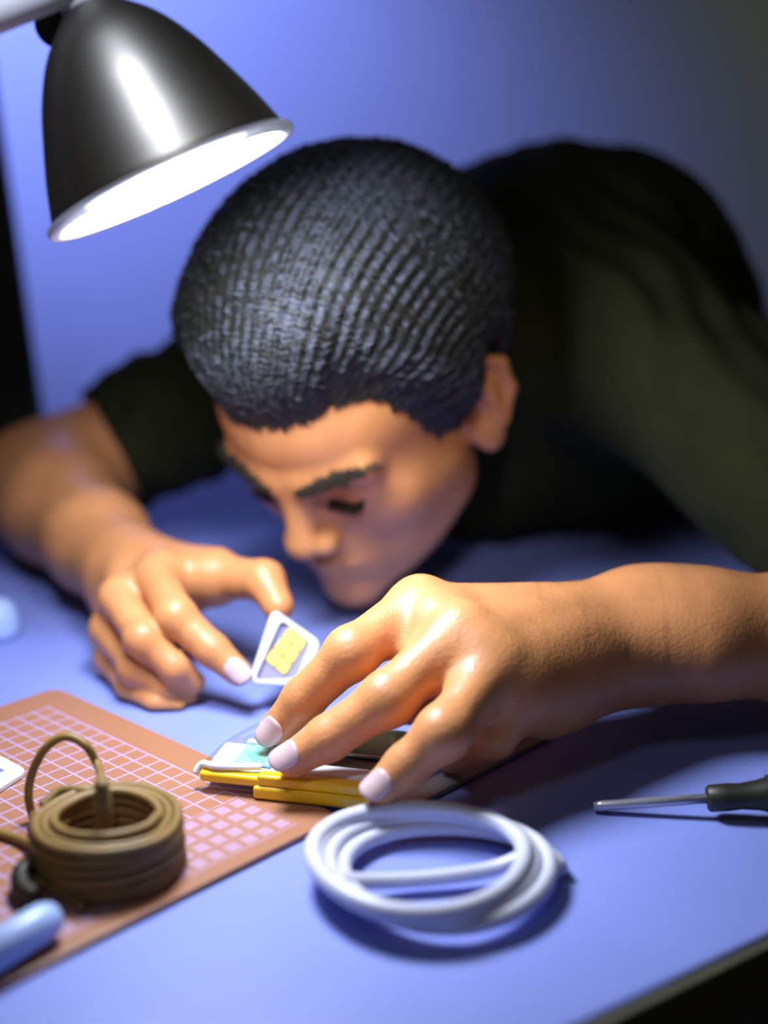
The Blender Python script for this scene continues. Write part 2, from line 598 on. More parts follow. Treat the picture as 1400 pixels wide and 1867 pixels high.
def surface_nets(fn, lo, hi, vox, block=12, margin=.012):
    lo = np.asarray(lo, float)
    nb = np.ceil((np.asarray(hi) - lo) / (vox * block)).astype(int)
    n = nb * block + 1
    D = np.full(n, BIG, f4)
    hb = vox * block / 2
    rad = hb * math.sqrt(3)
    for I in range(nb[0]):
        # coarse test of a whole slab of blocks
        gy, gz = np.meshgrid(np.arange(nb[1]), np.arange(nb[2]), indexing='ij')
        C = np.stack([np.full(gy.size, lo[0] + (I + .5) * vox * block), lo[1] + (gy.ravel() + .5) * vox * block,
                      lo[2] + (gz.ravel() + .5) * vox * block], 1)
        dc = fn(C.astype(f4), C.mean(0), 9.0)
        act = np.abs(dc) < rad + margin
        ins_ = (~act) & (dc < 0)
        for idx in np.nonzero(act | ins_)[0]:
            J, K = gy.ravel()[idx], gz.ravel()[idx]
            sl_ = (slice(I * block, I * block + block + 1), slice(J * block, J * block + block + 1), slice(K * block, K * block + block + 1))
            if ins_[idx]:
                D[sl_] = np.minimum(D[sl_], -.02)
                continue
            ax = [lo[a] + vox * np.arange(q.start, q.stop) for a, q in enumerate(sl_)]
            G = np.stack(np.meshgrid(*ax, indexing='ij'), -1).reshape(-1, 3).astype(f4)
            val = fn(G, C[idx], rad)
            if val is None:
                continue
            D[sl_] = val.reshape(block + 1, block + 1, block + 1)
    s = D < 0
    cnt = np.zeros(np.array(n) - 1, np.int8)
    for i in (0, 1):
        for j in (0, 1):
            for k in (0, 1):
                cnt += s[i:n[0] - 1 + i, j:n[1] - 1 + j, k:n[2] - 1 + k]
    cells = np.argwhere((cnt > 0) & (cnt < 8))
    index = np.full(cnt.shape, -1, np.int32)
    index[tuple(cells.T)] = np.arange(len(cells))
    cor = np.array([(i, j, k) for i in (0, 1) for j in (0, 1) for k in (0, 1)])
    val = np.stack([D[tuple((cells + o).T)] for o in cor], 1)
    acc = np.zeros((len(cells), 3))
    num = np.zeros(len(cells))
    for a in range(8):
        for b in range(a + 1, 8):
            if np.abs(cor[a] - cor[b]).sum() != 1:
                continue
            va, vb = val[:, a], val[:, b]
            mm = (va < 0) != (vb < 0)
            t = np.where(mm, va / np.where(mm, va - vb, 1), 0)
            pos = cor[a] + t[:, None] * (cor[b] - cor[a])
            acc += pos * mm[:, None]
            num += mm
    V = lo + vox * (cells + acc / num[:, None])
    Q = []
    for a in range(3):
        b, c = (a + 1) % 3, (a + 2) % 3
        s0 = np.moveaxis(s, (a, b, c), (0, 1, 2))
        ix = np.moveaxis(index, (a, b, c), (0, 1, 2))
        e = s0[:-1, 1:-1, 1:-1] != s0[1:, 1:-1, 1:-1]
        E_ = np.argwhere(e)
        inside = s0[:-1, 1:-1, 1:-1][tuple(E_.T)]
        i, j, k = E_.T
        q = np.stack([ix[i, j, k], ix[i, j + 1, k], ix[i, j + 1, k + 1], ix[i, j, k + 1]], 1)
        q[~inside] = q[~inside][:, ::-1]
        Q.append(q)
    Q = np.vstack(Q)
    Q = Q[(Q >= 0).all(1)]
    return V, Q


def mesh_np(name, V, Q, mat, parent=None, origin=None):
    me = bpy.data.meshes.new(name)
    if origin is None:
        origin = ORG[parent.name] if parent is not None else np.array([*(V.min(0) + V.max(0))[:2] / 2, V[:, 2].min()])
    me.vertices.add(len(V))
    me.vertices.foreach_set('co', (V - origin).astype(f4).ravel())
    me.loops.add(Q.size)
    me.loops.foreach_set('vertex_index', Q.ravel().astype(np.int32))
    me.polygons.add(len(Q))
    me.polygons.foreach_set('loop_start', np.arange(0, Q.size, Q.shape[1], dtype=np.int32))
    me.polygons.foreach_set('use_smooth', np.ones(len(Q), bool))
    me.materials.append(M[mat])
    me.update(calc_edges=True)
    me.validate()
    return link(name, me, parent, origin)


def vnormals(V, Q):
    a, b, c, d = (V[Q[:, i]] for i in range(4))
    fn_ = np.cross(c - a, d - b)
    Nn = np.zeros_like(V)
    for i in range(4):
        np.add.at(Nn, Q[:, i], fn_)
    return Nn / (np.linalg.norm(Nn, axis=1)[:, None] + 1e-12)


# ------------------------------------------------------------------ head (own coordinates: x = his left, y = forward, z = up)
HC = np.array([-0.0098, 0.9069, 0.1369])
HF = nrm((-0.42604, -0.70403, -0.56818))
HL = np.array([0.85082, -0.52530, 0.01292])
HL = nrm(HL - HF * (HL @ HF))
HU = np.cross(HF, HL) * -1
HU = HU if HU[2] > 0 else -HU
HS = 0.95
HM = np.stack([HL, HF, HU])               # rows


def to_head(P):
    return ((P - HC.astype(f4)) @ HM.T.astype(f4)) / f4(HS)


def from_head(q):
    return HC + (np.asarray(q, float) * HS) @ HM


ea = nrm((0.05, -.20, .98))
eb = nrm(np.array((.55, -.82, -.10)) - ea * (np.array((.55, -.82, -.10)) @ ea))
en = np.cross(ea, eb)
en = en if en[0] > 0 else -en
EC = np.array([.0835, -.014, .004])
EM = np.stack([ea, eb, en])


ES = 1.16


def earp(a, b, n=0.0):
    return EC + ea * a * ES + eb * b * ES + en * n


skull = [Ell((0, -.014, .053), (.082, .108, .098), .01), Ell((0, .034, .046), (.064, .058, .055), .03)]
face = [
    Ell((0, .040, -.020), (.0605, .053, .070), .03),
    Cone((0, .078, -.082), .018, (.046, .010, -.046), .022, .04),
    Cone((.049, .056, -.008), .017, (.058, .024, -.010), .014, .03),
    Cone((.047, .079, .034), .0095, (.013, .0930, .030), .0100, .012),
    ('sub', Ell((.033, .098, .013), (.019, .014, .0125), .012)),
    Ell((.033, .0735, .012), (.0155, .0140, .0130), .006),
    Cone((0, .091, .028), .0080, (0, .1090, -.012), .0105, .014),
    Ell((0, .1100, -.015), (.0120, .0105, .0098), .006),
    Ell((.0130, .1015, -.0195), (.0075, .010, .0075), .006),
    ('sub', Ell((.0065, .108, -.0285), (.0042, .006, .0042), .003)),
    Ell((0, .080, -.048), (.030, .020, .024), .016),
    Cone((0, .1015, -.0435), .0055, (.020, .0935, -.0475), .0035, .005),
    Cone((0, .0985, -.0545), .0062, (.018, .0915, -.0525), .0035, .004),
    ('sub', Cone((0, .1075, -.0495), .0013, (.023, .0970, -.0500), .0010, .003)),
    Ell((0, .086, -.082), (.020, .017, .015), .012),
]
ear = [
    Ell(EC + ea * .003, (.030 * ES, .0165 * ES, .0045), .006, EM),
    Cone(earp(.006, -.016, .001), .003, earp(.024, -.011, .003), .0034, .004),
    Cone(earp(.024, -.011, .003), .0034, earp(.031, .002, .004), .0036, .004),
    Cone(earp(.031, .002, .004), .0036, earp(.024, .014, .005), .0036, .004),
    Cone(earp(.024, .014, .005), .0036, earp(.006, .0175, .005), .0034, .004),
    Cone(earp(.006, .0175, .005), .0034, earp(-.014, .011, .004), .0034, .004),
    Cone(earp(.012, .004, .004), .004, earp(-.012, .008, .004), .004, .006),
    Ell(earp(-.023, .002, .002), (.0095, .0085, .0055), .007, EM),
    ('sub', Ell(earp(-.004, -.004, .006), (.011, .0085, .007), .004, EM)),
    ('sub', Cone(earp(.022, .002, .008), .0030, earp(.008, .0125, .0085), .0022, .004)),
    Ell(earp(-.006, -.0145, .002), (.006, .004, .004), .004, EM),
]


def head_d(P, c, R):
    q = to_head(P)
    q[:, 0] = np.abs(q[:, 0])
    cc = ((c - HC) @ HM.T) / HS
    cc = np.array([abs(cc[0]), cc[1], cc[2]])
    RR = R / HS + (abs(cc[0]) < R) * R
    d = chain(skull, q, cc, RR)
    d = chain(face, q, cc, RR, d)
    d = chain(ear, q, cc, RR, d)
    return d * HS if d is not None else None


# ------------------------------------------------------------------ hands and arms
J = {}
# his left hand (near): pixel, pixel, height above the table
near = dict(
    index=[PZ(768, 1100, .083), PZ(640, 1192, .068), PZ(553, 1275, .043), PZ(505, 1328, .027)],
    middle=[PZ(842, 1150, .080), PZ(706, 1276, .055), PZ(598, 1346, .036), PZ(534, 1384, .0255)],
    ring=[PZ(905, 1210, .068), PZ(808, 1337, .049), PZ(740, 1397, .033), PZ(694, 1437, .0245)],
    pinky=[PZ(960, 1258, .053), PZ(905, 1345, .034), PZ(860, 1372, .020), PZ(822, 1384, .0115)],
)
wristN = PZ(1165, 1153, .056)
elbowN = np.array([.345, .735, .046])
thumbN = [PY(1060, 1120, .755), PY(930, 1150, .745), PY(815, 1215, .715), PY(745, 1290, .690)]


def finger(js, rs, k=.004):
    ops = []
    for i in range(len(js) - 1):
        ops.append(Cone(js[i], rs[i], js[i + 1], rs[i + 1], k))
    return ops


def dorsal(a, b, view=CAM):
    t = nrm(b - a)
    n = nrm(view - b) * .6 + np.array([0, 0, 1.0]) * .4
    return nrm(n - t * (n @ t))


palmN = []
mcN = {k: near[k][0] for k in near}
wr = {'index': wristN + np.array([-.006, .012, .004]), 'middle': wristN + np.array([-.004, .004, .006]),
      'ring': wristN + np.array([-.004, -.006, .003]), 'pinky': wristN + np.array([-.004, -.014, -.006])}
dn = nrm(np.cross(near['index'][0] - wristN, near['pinky'][0] - wristN))
dn = dn if dn @ (CAM - wristN) > 0 else -dn
for k, r0, r1 in (('index', .0175, .0135), ('middle', .0175, .0135), ('ring', .0165, .0130), ('pinky', .0160, .0125)):
    palmN.append(Cone(wr[k] - dn * .002, r0, mcN[k] - dn * .006, r1, .016))
    palmN.append(Cone(mcN[k] * .62 + wr[k] * .38 - dn * .012, .0145, mcN[k] - dn * .010, .013, .012))
    palmN.append(Ell(mcN[k] - dn * .0015, (.0105, .0105, .0105), .012))
    palmN.append(Cone(mcN[k] + dn * .0020, .0040, mcN[k] * .45 + wr[k] * .55 + dn * .0095, .0030, .007))
for k1, k2 in (('index', 'middle'), ('middle', 'ring'), ('ring', 'pinky')):
    m_ = (mcN[k1] + mcN[k2]) / 2
    w_ = (mcN[k1] * .62 + near[k1][1] * .38 + mcN[k2] * .62 + near[k2][1] * .38) / 2
    palmN.append(Cone(m_ - dn * .0045, .0125, w_ - dn * .007, .0085, .014))
    palmN.append(Cone(m_ - dn * .0040, .0130, (wr[k1] + wr[k2]) / 2 - dn * .001, .0165, .014))
palmN.append(Cone(wristN + (wristN - mcN['middle']) * .05, .027, wristN + nrm(elbowN - wristN) * .03 + np.array([0, -.002, 0]), .0285, .022))
palmN.append(Cone(wristN + np.array([0, .010, .004]), .020, wristN + np.array([.03, .010, .002]), .022, .02))
palmN.append(Cone(wristN + np.array([0, -.012, -.004]), .0195, wristN + np.array([.03, -.012, -.004]), .022, .02))
palmN.append(Cone(wristN + nrm(elbowN - wristN) * .02, .030, wristN + nrm(elbowN - wristN) * .11 + np.array([0, 0, -.004]), .038, .02))
palmN.append(Cone(wristN + nrm(elbowN - wristN) * .11 + np.array([0, 0, -.004]), .038, elbowN, .041, .02))
palmN.append(Cone(mcN['pinky'] * .75 + wr['pinky'] * .25 - dn * .016, .014, wr['pinky'] - dn * .008, .018, .018))
shN = np.array([.175, .955, .170])
palmN.append(Cone(elbowN, .041, shN, .050, .03))
fingN = [finger(near['index'], [.0136, .0122, .0106, .0086]),
         finger(near['middle'], [.0136, .0124, .0108, .0088]),
         finger(near['ring'], [.0130, .0116, .0102, .0084]),
         finger(near['pinky'], [.0110, .0094, .0082, .0070]),
         finger(thumbN, [.019, .0150, .0115, .0095], .008)]
for k, q in zip(('index', 'middle', 'ring'), fingN):
    q.append(Ell(near[k][1] + dn * .001, (.0113,) * 3, .008))

# his right hand (far): pixel, pixel, distance
far = dict(
    index=[PY(283, 1050, .785), PY(322, 1125, .748), PY(388, 1186, .738), PY(434, 1226, .731)],
    middle=[PY(216, 1092, .780), PY(262, 1165, .742), PY(318, 1218, .737), PY(352, 1244, .742)],
    ring=[PY(198, 1150, .785), PY(250, 1218, .748), PY(300, 1252, .742), PY(342, 1272, .745)],
    pinky=[PY(208, 1205, .782), PY(238, 1252, .752), PY(285, 1282, .738), PY(325, 1296, .736)],
)
wristF = PY(222, 1030, .865)
elbowF = np.array([-.262, 1.035, .054])
thumbF = [PY(285, 1040, .835), PY(392, 1052, .800), PY(482, 1058, .779), PY(508, 1106, .763)]
palmF = []
wf = {'index': wristF + np.array([.008, -.004, .006]), 'middle': wristF + np.array([.0, 0, .004]),
      'ring': wristF + np.array([-.004, 0, -.006]), 'pinky': wristF + np.array([-.002, 0, -.014])}
for k, r0, r1 in (('index', .016, .0125), ('middle', .016, .0125), ('ring', .0155, .0120), ('pinky', .015, .0115)):
    palmF.append(Cone(wf[k], r0, far[k][0] + np.array([.004, .008, 0]), r1, .012))
    palmF.append(Ell(far[k][0] + np.array([0, .002, 0]), (.0112,) * 3, .008))
palmF.append(Cone(far['ring'][0] + np.array([.03, .02, .004]), .018, wristF + np.array([.02, -.02, -.006]), .02, .02))
ft = nrm(elbowF - wristF)
palmF.append(Cone(wristF - ft * .005, .026, wristF + ft * .05, .032, .02))
palmF.append(Cone(wristF + ft * .05, .032, wristF + ft * .14, .041, .02))
palmF.append(Cone(wristF + ft * .14, .041, elbowF, .042, .02))
shF = np.array([-.055, 1.13, .145])
palmF.append(Cone(elbowF, .040, shF, .050, .03))
palmF.append(Cone(thumbF[0], .018, thumbF[1], .0145, .016))
palmF.append(Cone(thumbF[0] * .4 + far['index'][0] * .6 + np.array([.01, .012, -.008]), .012, thumbF[1], .012, .016))
fingF = [finger(far['index'], [.0118, .0106, .0094, .0078]),
         finger(far['middle'], [.0114, .0098, .0086, .0070]),
         finger(far['ring'], [.0106, .0092, .0080, .0066]),
         finger(far['pinky'], [.0096, .0082, .0072, .0060]),
         finger(thumbF[1:], [.0140, .0112, .0092], .006)]
for k, q in zip(('index', 'middle', 'ring'), fingF):
    q.append(Ell(far[k][1] + np.array([-.001, -.001, .001]), (.0102 if k == 'index' else .0096,) * 3, .006))

# torso and neck (mostly inside the shirt)
C7 = np.array([.075, 1.010, .205])
BK = np.array([.150, 1.105, .170])
torso = [
    Cone(from_head((0, -.015, -.035)), .050, C7 + np.array([0, 0, -.02]), .052, .03),
    Ell(BK, (.115, .120, .105), .05),
    Cone(shN + np.array([-.01, .01, 0]), .046, BK, .08, .04),
    Cone(shF + np.array([.01, 0, 0]), .044, BK + np.array([-.06, .02, 0]), .08, .04),
    Cone(BK, .100, np.array([.28, 1.32, .0]), .10, .05),
]


def hand_d(base, fingers, P, c, R, kk=.008):
    b = chain(base, P, c, R)
    out = b
    for fg in fingers:
        g = chain(fg, P, c, R)
        if g is None:
            continue
        if b is not None:
            g = smin(b, g, kk)
        out = g if out is None else smin(out, g, .0012)
    return out


def body_d(P, c, R):
    t = chain(torso, P, c, R)
    h = head_d(P, c, R)
    if h is not None:
        t = h if t is None else smin(t, h, .02)
    a = hand_d(palmN, fingN, P, c, R)
    b = hand_d(palmF, fingF, P, c, R, .005)
    for q in (a, b):
        if q is not None:
            t = q if t is None else smin(t, q, .004)
    if t is None:
        t = np.full(len(P), BIG, f4)
    # nothing sinks below the table top
    return smax(t, -(P[:, 2] - f4(.0012)), .003)


BV, BQ = surface_nets(body_d, (-.33, .56, -.004), (.44, 1.40, .33), VOX)
person = mesh_np('person', BV, BQ, 'skin', origin=np.array([.1, 1.0, 0.0]))
tag(person, 'person in black t-shirt bent low over the desk, holding a white chip card', 'person')

# ------------------------------------------------------------------ hair
BN = vnormals(BV, BQ)
qh = ((BV - HC) @ HM.T) / HS
near_head = (np.linalg.norm(qh - np.array([0, 0, .03]), axis=1) < .16)
qa = qh.copy()
qa[:, 0] = np.abs(qa[:, 0])
dsk = np.full(len(BV), 1.0)
sel = np.nonzero(near_head)[0]
P_ = qa[sel].astype(f4)
dsk[sel] = chain(skull, P_, np.zeros(3), 9)


def sstep(a, b, x):
    t = np.clip((x - a) / (b - a), 0, 1)
    return t * t * (3 - 2 * t)


def hair_mask(q):
    x, y, z = np.abs(q[:, 0]), q[:, 1], q[:, 2]
    hl = .079 + .004 * sstep(.02, .045, x) - .006 * sstep(.05, .065, x) + .0010 * np.sin(q[:, 0] * 330) + .0008 * np.sin(q[:, 0] * 610 + 1)
    top = z - hl
    zlow = np.where(y > -.004, -.006, np.where(y > -.036, .030, -.045))
    side = np.minimum(.020 + .47 * (z + .006) - y + .0012 * np.sin(z * 420), z - zlow)
    return np.maximum(top, side)


mask = hair_mask(qh)
mask = np.where(near_head & (dsk < .0035), mask, -1)
keepv = mask > -.0015
fq = BQ[keepv[BQ].all(1)]
used, inv = np.unique(fq, return_inverse=True)
fq = inv.reshape(-1, 4)
hx, hy, hz = qh[used].T
thick = .0004 + sstep(-.002, .040, mask[used]) * (.0070 + .0190 * sstep(.0, .085, hz))
HV = BV[used] + BN[used] * thick[:, None]
hair = mesh_np('hair', HV, fq, 'hair', person)
hair['label'] = 'dense short cropped black hair'

# strands: short locks lying across the head in waves of about 6 mm
HN = vnormals(HV, fq)
cen = HV[fq].mean(1)
cn = HN[fq].mean(1)
cn /= np.linalg.norm(cn, axis=1)[:, None]
cm = mask[used][fq].mean(1)
vis = (cn @ np.array([0, -1.0, .25])) > -.55
cand = np.nonzero(vis)[0]
NS = 40000
pick = rng.choice(cand, NS, replace=len(cand) < NS)
root = cen[pick] + rng.normal(0, .0008, (NS, 3))
rn = cn[pick]
rm = cm[pick]
flow = np.tile(HL - HU * .15, (NS, 1)) + rng.normal(0, .16, (NS, 3))
edge = 1 - sstep(.006, .030, rm)
flow = flow * (1 - edge[:, None] * .8) + (HF * .6 - HU * .8) * edge[:, None]
flow -= rn * (flow * rn).sum(1)[:, None]
flow /= np.linalg.norm(flow, axis=1)[:, None]
side_ = np.cross(rn, flow)
# gather the roots into rows
qr = ((root - HC) @ HM.T) / HS
th_ = np.arctan2(qr[:, 1], qr[:, 2] - .03) * .1
rowp = .0024
off = (np.round(th_ / rowp) * rowp - th_) * .8
root = root + side_ * (off * np.sign((side_ * HF).sum(1)))[:, None] * (1 - edge)[:, None]
rowi = np.round(th_ / rowp)
NPTS = 11
L_ = rng.uniform(.010, .019, NS) * (1 - .55 * edge)
pos = np.zeros((NS, NPTS, 3), f4)
rad = np.zeros((NS, NPTS), f4)
wav = .0062
rph = rng.normal(0, .55, NS) + 2.2 * np.sin(th_ * 60)
rlift = rng.normal(0, .0005, NS)
for i in range(NPTS):
    s_ = (i / (NPTS - 1) - .5) * L_
    p_i = root + flow * s_[:, None]
    q_i = ((p_i - HC) @ HM.T) / HS
    # keep the strand on the curved surface
    drop = -(s_ ** 2) / (2 * .096)
    phi = np.arctan2(q_i[:, 0], q_i[:, 2] - .03) * .1
    ci = phi / wav + rph * .12
    cell = np.sin(np.floor(ci + .5) * 12.9898 + rowi * 78.233) * 43758.5453
    cell = (cell - np.floor(cell)) ** 1.3
    lift = .0021 * cell * (.5 + .5 * np.cos(2 * math.pi * ci)) * (1 - edge) + rlift
    pos[:, i] = p_i + rn * (drop + lift + .0004)[:, None] + side_ * (.0006 * np.sin(2 * math.pi * phi / wav))[:, None]
    rad[:, i] = .00032 * (1 - .75 * abs(i / (NPTS - 1) - .5) * 2)
cu = bpy.data.hair_curves.new('hair_strands')
cu.add_curves([NPTS] * NS)
cu.attributes['position'].data.foreach_set('vector', (pos - ORG[hair.name].astype(f4)).astype(f4).ravel())
if 'radius' not in cu.attributes:
    cu.attributes.new('radius', 'FLOAT', 'POINT')
cu.attributes['radius'].data.foreach_set('value', rad.ravel())
cu.materials.append(M['strand'])
hs = link('hair_strands', cu, hair, ORG[hair.name])
hs['kind'] = 'stuff'


# eyebrows and lashes of the lowered eyes
def on_skin(q):
    """march a head-space point onto the skin along the forward axis"""
    q = np.array(q, float)
    for _ in range(40):
        p = from_head(q)
        d = float(body_d(p[None].astype(f4), p, .02)[0])
        q = q - np.array([q[0] * .3, q[1], 0]) / np.linalg.norm([q[0] * .3, q[1]]) * d / HS * .8
    return q


for sgn in (1, -1):
    V_, F_ = [], []
    for i in range(330):
        t = float(np.clip(rng.normal(.48, .27), -.05, 1.05))
        x = .012 + .043 * t
        z = .0315 + .0065 * math.sin(t * 1.9) + .002 * t + rng.normal(0, .0024) * (.55 + .9 * t * (1.6 - 1.6 * t))
        q = on_skin((sgn * x, .11 - .035 * t, z))
        a = from_head(q)
        b = from_head(q + np.array([sgn * .0075, -.0015, .0012 - .002 * t + rng.uniform(-.001, .001)]) + np.array([0, .0022, 0]))
        v, f = tube([a, (a + b) / 2 + HF * .0012, b], [.00065, .00055, .0002], 4)
        V_.append(v)
        F_.append([tuple(k + i * 12 for k in q2) for q2 in f])
    mk('eyebrow', np.vstack(V_), sum(F_, []), 'brow', person)
    # lashes along the lowered lid
    V_, F_ = [], []
    for i in range(60):
        x = .033 + (i / 59 - .5) * .027
        q = on_skin((sgn * x, .11, .0070 + .0025 * ((i / 59 - .5) * 2) ** 2 + rng.uniform(-.0008, .0008)))
        a = from_head(q)
        b = a + (HF * .006 - HU * .0045 + HL * sgn * .002 * (i / 59 - .5))
        v, f = tube([a - HF * .001, (a + b) / 2, b], [.0006, .0005, .00015], 4)
        V_.append(v)
        F_.append([tuple(k + i * 12 for k in q2) for q2 in f])
    mk('eyelashes', np.vstack(V_), sum(F_, []), 'brow', person)


# ------------------------------------------------------------------ fingernails
def nail(js, r, wdt, ln, view, k=.9):
    a, b = js[-2], js[-1]
    t = nrm(b - a)
    n = nrm(view - t * (view @ t))
    s = np.cross(t, n)
    V_, F_ = [], []
    nu, nv = 9, 9
    for iu in range(nu):
        for iv in range(nv):
            u = iu / (nu - 1) * 2 - 1
            w = iv / (nv - 1) * 2 - 1
            # squircle outline
            x = u * math.sqrt(max(0, 1 - .42 * w * w))
            y = w * math.sqrt(max(0, 1 - .42 * u * u))
            ang = x * wdt / r
            c = b + t * (y * ln - ln * .10 + r * .25)
            back = max(0, -(y * ln - ln * .10 + r * .25))
            rr = r * (1.06 - .05 * max(0, y) ** 2) + back * .13
            V_.append(c + (n * math.cos(ang) + s * math.sin(ang)) * rr)
    base = np.array(V_)
    V_ = np.vstack([base, base - n * .0012])
    for iu in range(nu - 1):
        for iv in range(nv - 1):
            q = (iu * nv + iv, (iu + 1) * nv + iv, (iu + 1) * nv + iv + 1, iu * nv + iv + 1)
            F_.append(q)
            F_.append(tuple(i + nu * nv for i in q[::-1]))
    rim_ = [iu * nv for iu in range(nu)] + [(nu - 1) * nv + iv for iv in range(1, nv)] + \
           [iu * nv + nv - 1 for iu in range(nu - 2, -1, -1)] + [iv for iv in range(nv - 2, 0, -1)]
    for i in range(len(rim_)):
        j = (i + 1) % len(rim_)
        F_.append((rim_[i], rim_[i] + nu * nv, rim_[j] + nu * nv, rim_[j]))
    return mk('fingernail', V_, F_, 'nail', person)


vN = nrm(CAM - near['middle'][3]) * .75 + np.array([-.1, 0, .55])
nail(near['index'], .0086, .0070, .0078, nrm(CAM - near['index'][3]) + np.array([-.25, 0, .10]))
nail(near['middle'], .0088, .0070, .0080, vN)
nail(near['ring'], .0084, .0066, .0075, vN)
nail(far['index'], .0079, .0062, .0078, nrm(CAM - far['index'][3]) + np.array([-.05, 0, .15]))

# ------------------------------------------------------------------ t-shirt
slF = nrm(elbowF - shF)
slN = nrm(elbowN - shN)
cutF = shF + slF * .185
cutN = shN + slN * .25
shirt_ops = [
    Ell(BK + np.array([-.012, .0, .012]), (.140, .130, .112), .05),
    Cone(shN + np.array([-.012, .01, .004]), .062, BK, .095, .05),
    Cone(shF + np.array([.01, 0, .004]), .060, BK + np.array([-.06, .02, 0]), .09, .05),
    Cone(BK, .116, np.array([.32, 1.34, .01]), .120, .06),
    Cone(shN, .064, shN + slN * .27, .062, .035),
    Cone(shF, .062, shF + slF * .20, .053, .035),
    Cone(C7 + np.array([.02, .02, -.005]), .074, BK, .10, .05),
    Cone(C7 + np.array([.03, .03, -.02]), .080, C7 * .5 + from_head((0, -.05, -.02)) * .5 + np.array([.012, .01, .004]), .066, .03),
    Cone(np.array([.05, 1.06, .075]), .072, np.array([.16, 1.12, .085]), .085, .05),
]
neck_sub = Cone(from_head((0, -.01, -.03)), .052, C7 * .8 + .2 * HC, .050, .012)


def shirt_d(P, c, R):
    t = chain(shirt_ops, P, c, R)
    if t is None:
        return np.full(len(P), BIG, f4)
    x, y, z = P[:, 0], P[:, 1], P[:, 2]
    # folds: long soft creases
    a = (x * .9 + y * .35 + z * .25)
    t = t + f4(.0021) * np.sin(a * 95 + 1.6 * np.sin(z * 28 + y * 15)) + f4(.0016) * np.sin(a * 210 + 2.5 * np.sin(z * 40 - x * 25))
    for cut, dr, ar, r in ((cutF, slF, elbowF, .0455), (cutN, slN, elbowN, .0500)):
        s_ = (P - cut.astype(f4)) @ dr.astype(f4)
        reach = np.linalg.norm(P - cut.astype(f4), axis=1) - f4(.13)
        t = smax(t, np.minimum(s_, -reach * f4(1)), .003)
        if np.linalg.norm(c - cut) < R + .12:
            inner_ = Cone(cut - dr * .035, r, cut + dr * .05, r + .004, .003)
            t = smax(t, -inner_.d(P), .003)
    n_ = neck_sub.d(P)
    t = smax(t, -n_, .006)
    return smax(t, -(P[:, 2] - f4(.0012)), .004)


SV, SQ = surface_nets(shirt_d, (-.26, .78, -.004), (.52, 1.50, .35), .0042, 10, .03)
tee = mesh_np('t_shirt', SV, SQ, 'shirt', person)
tee['label'] = 'plain black short-sleeved cotton t-shirt'

# ------------------------------------------------------------------ white card with a gold chip, held between thumb and finger
cA, cB, cD = PY(500, 1112, .7535), PY(584, 1172, .7475), PY(452, 1240, .7335)
cn_ = nrm(np.cross(cB - cA, cD - cA))
cn_ = cn_ if cn_ @ (CAM - cA) > 0 else -cn_


def on_card(px, py, off=0.0):
    r = ray(px, py)
    o = cA + cn_ * off
    return CAM + r * (((o - CAM) @ cn_) / (r @ cn_))


outl = [on_card(*q) for q in ((497, 1110), (586, 1172), (551, 1252), (452, 1246))]
inn_ = [on_card(*q) for q in ((513, 1131), (566, 1174), (540, 1238), (464, 1241))]
oc = roundpoly(outl, .0055, 7)
ic = roundpoly(inn_, .0040, 7)
card = thing('chip_card_holder', 'white tray card with a gold chip, pinched between thumb and finger', 'card', (cA + cD) / 2)
v, f = prism(oc, -cn_, .0016)
mk('base_plate', v, f, 'lilac_plastic', card, smooth=False)
v, f = ringprism(oc, ic, cn_, .0028)
mk('raised_frame', v, f, 'white_plastic', card, smooth=False, bevel=.0007, seg=2)
chip = [on_card(*q) for q in ((529, 1139), (561, 1170), (519, 1234), (481, 1203))]
cc_ = roundpoly(chip, .002, 4)
v, f = prism(cc_, cn_, .0007)
chip_o = mk('gold_chip', v, f, 'gold_gap', card, smooth=False)
ch = np.array(chip) + cn_ * .0007


def bil(u, v):
    return ch[0] * (1 - u) * (1 - v) + ch[1] * u * (1 - v) + ch[2] * u * v + ch[3] * (1 - u) * v


for i, (u0, u1) in enumerate(((.04, .47), (.53, .96))):
    for v0, v1 in ((.03, .31), (.35, .64), (.68, .97)):
        pl = roundpoly([bil(u0, v0), bil(u1, v0), bil(u1, v1), bil(u0, v1)], .0012, 3)
        v, f = prism(pl, cn_, .0004)
        mk('contact_pad', v, f, 'gold', chip_o, smooth=False)
V_, F_ = [], []
for i in range(8):
    t = i / 7
    a = np.array((514, 1146)) * (1 - t) + np.array((480, 1196)) * t
    q = [on_card(a[0] + dx, a[1] + dy) for dx, dy in ((0, 0), (6, 4), (4.4, 6.6), (-1.6, 2.6))]
    v, f = prism(q, cn_, .0003)
    V_, F_ = join((V_, F_), (v, f))
mk('printed_mark', V_, F_, 'ink', card, smooth=False)['label'] = 'column of tiny dark print beside the chip'

# ------------------------------------------------------------------ cutting mat
mr = PZ(622, 1497, 0)
me1 = nrm(np.array([-.735, .678, 0]))
me2 = np.array([-me1[1], me1[0], 0])
me2 = me2 if me2[1] < 0 else -me2          # along the near edge, towards the camera
MH = .003
cr = [mr, mr + me2 * MATL, mr + me2 * MATL + me1 * MATW, mr + me1 * MATW]
poly = roundpoly(cr, .010, 6)
v, f = prism(poly, (0, 0, 1), MH)
uvs = [((q - mr) @ me2, (q - mr) @ me1) for q in v]
mat = mk('cutting_mat', v, f, 'mat', smooth=False, uv=uvs, bevel=.0006, seg=2)
tag(mat, 'orange-brown cutting mat with a pale grid, under the brown cable coil', 'cutting mat')

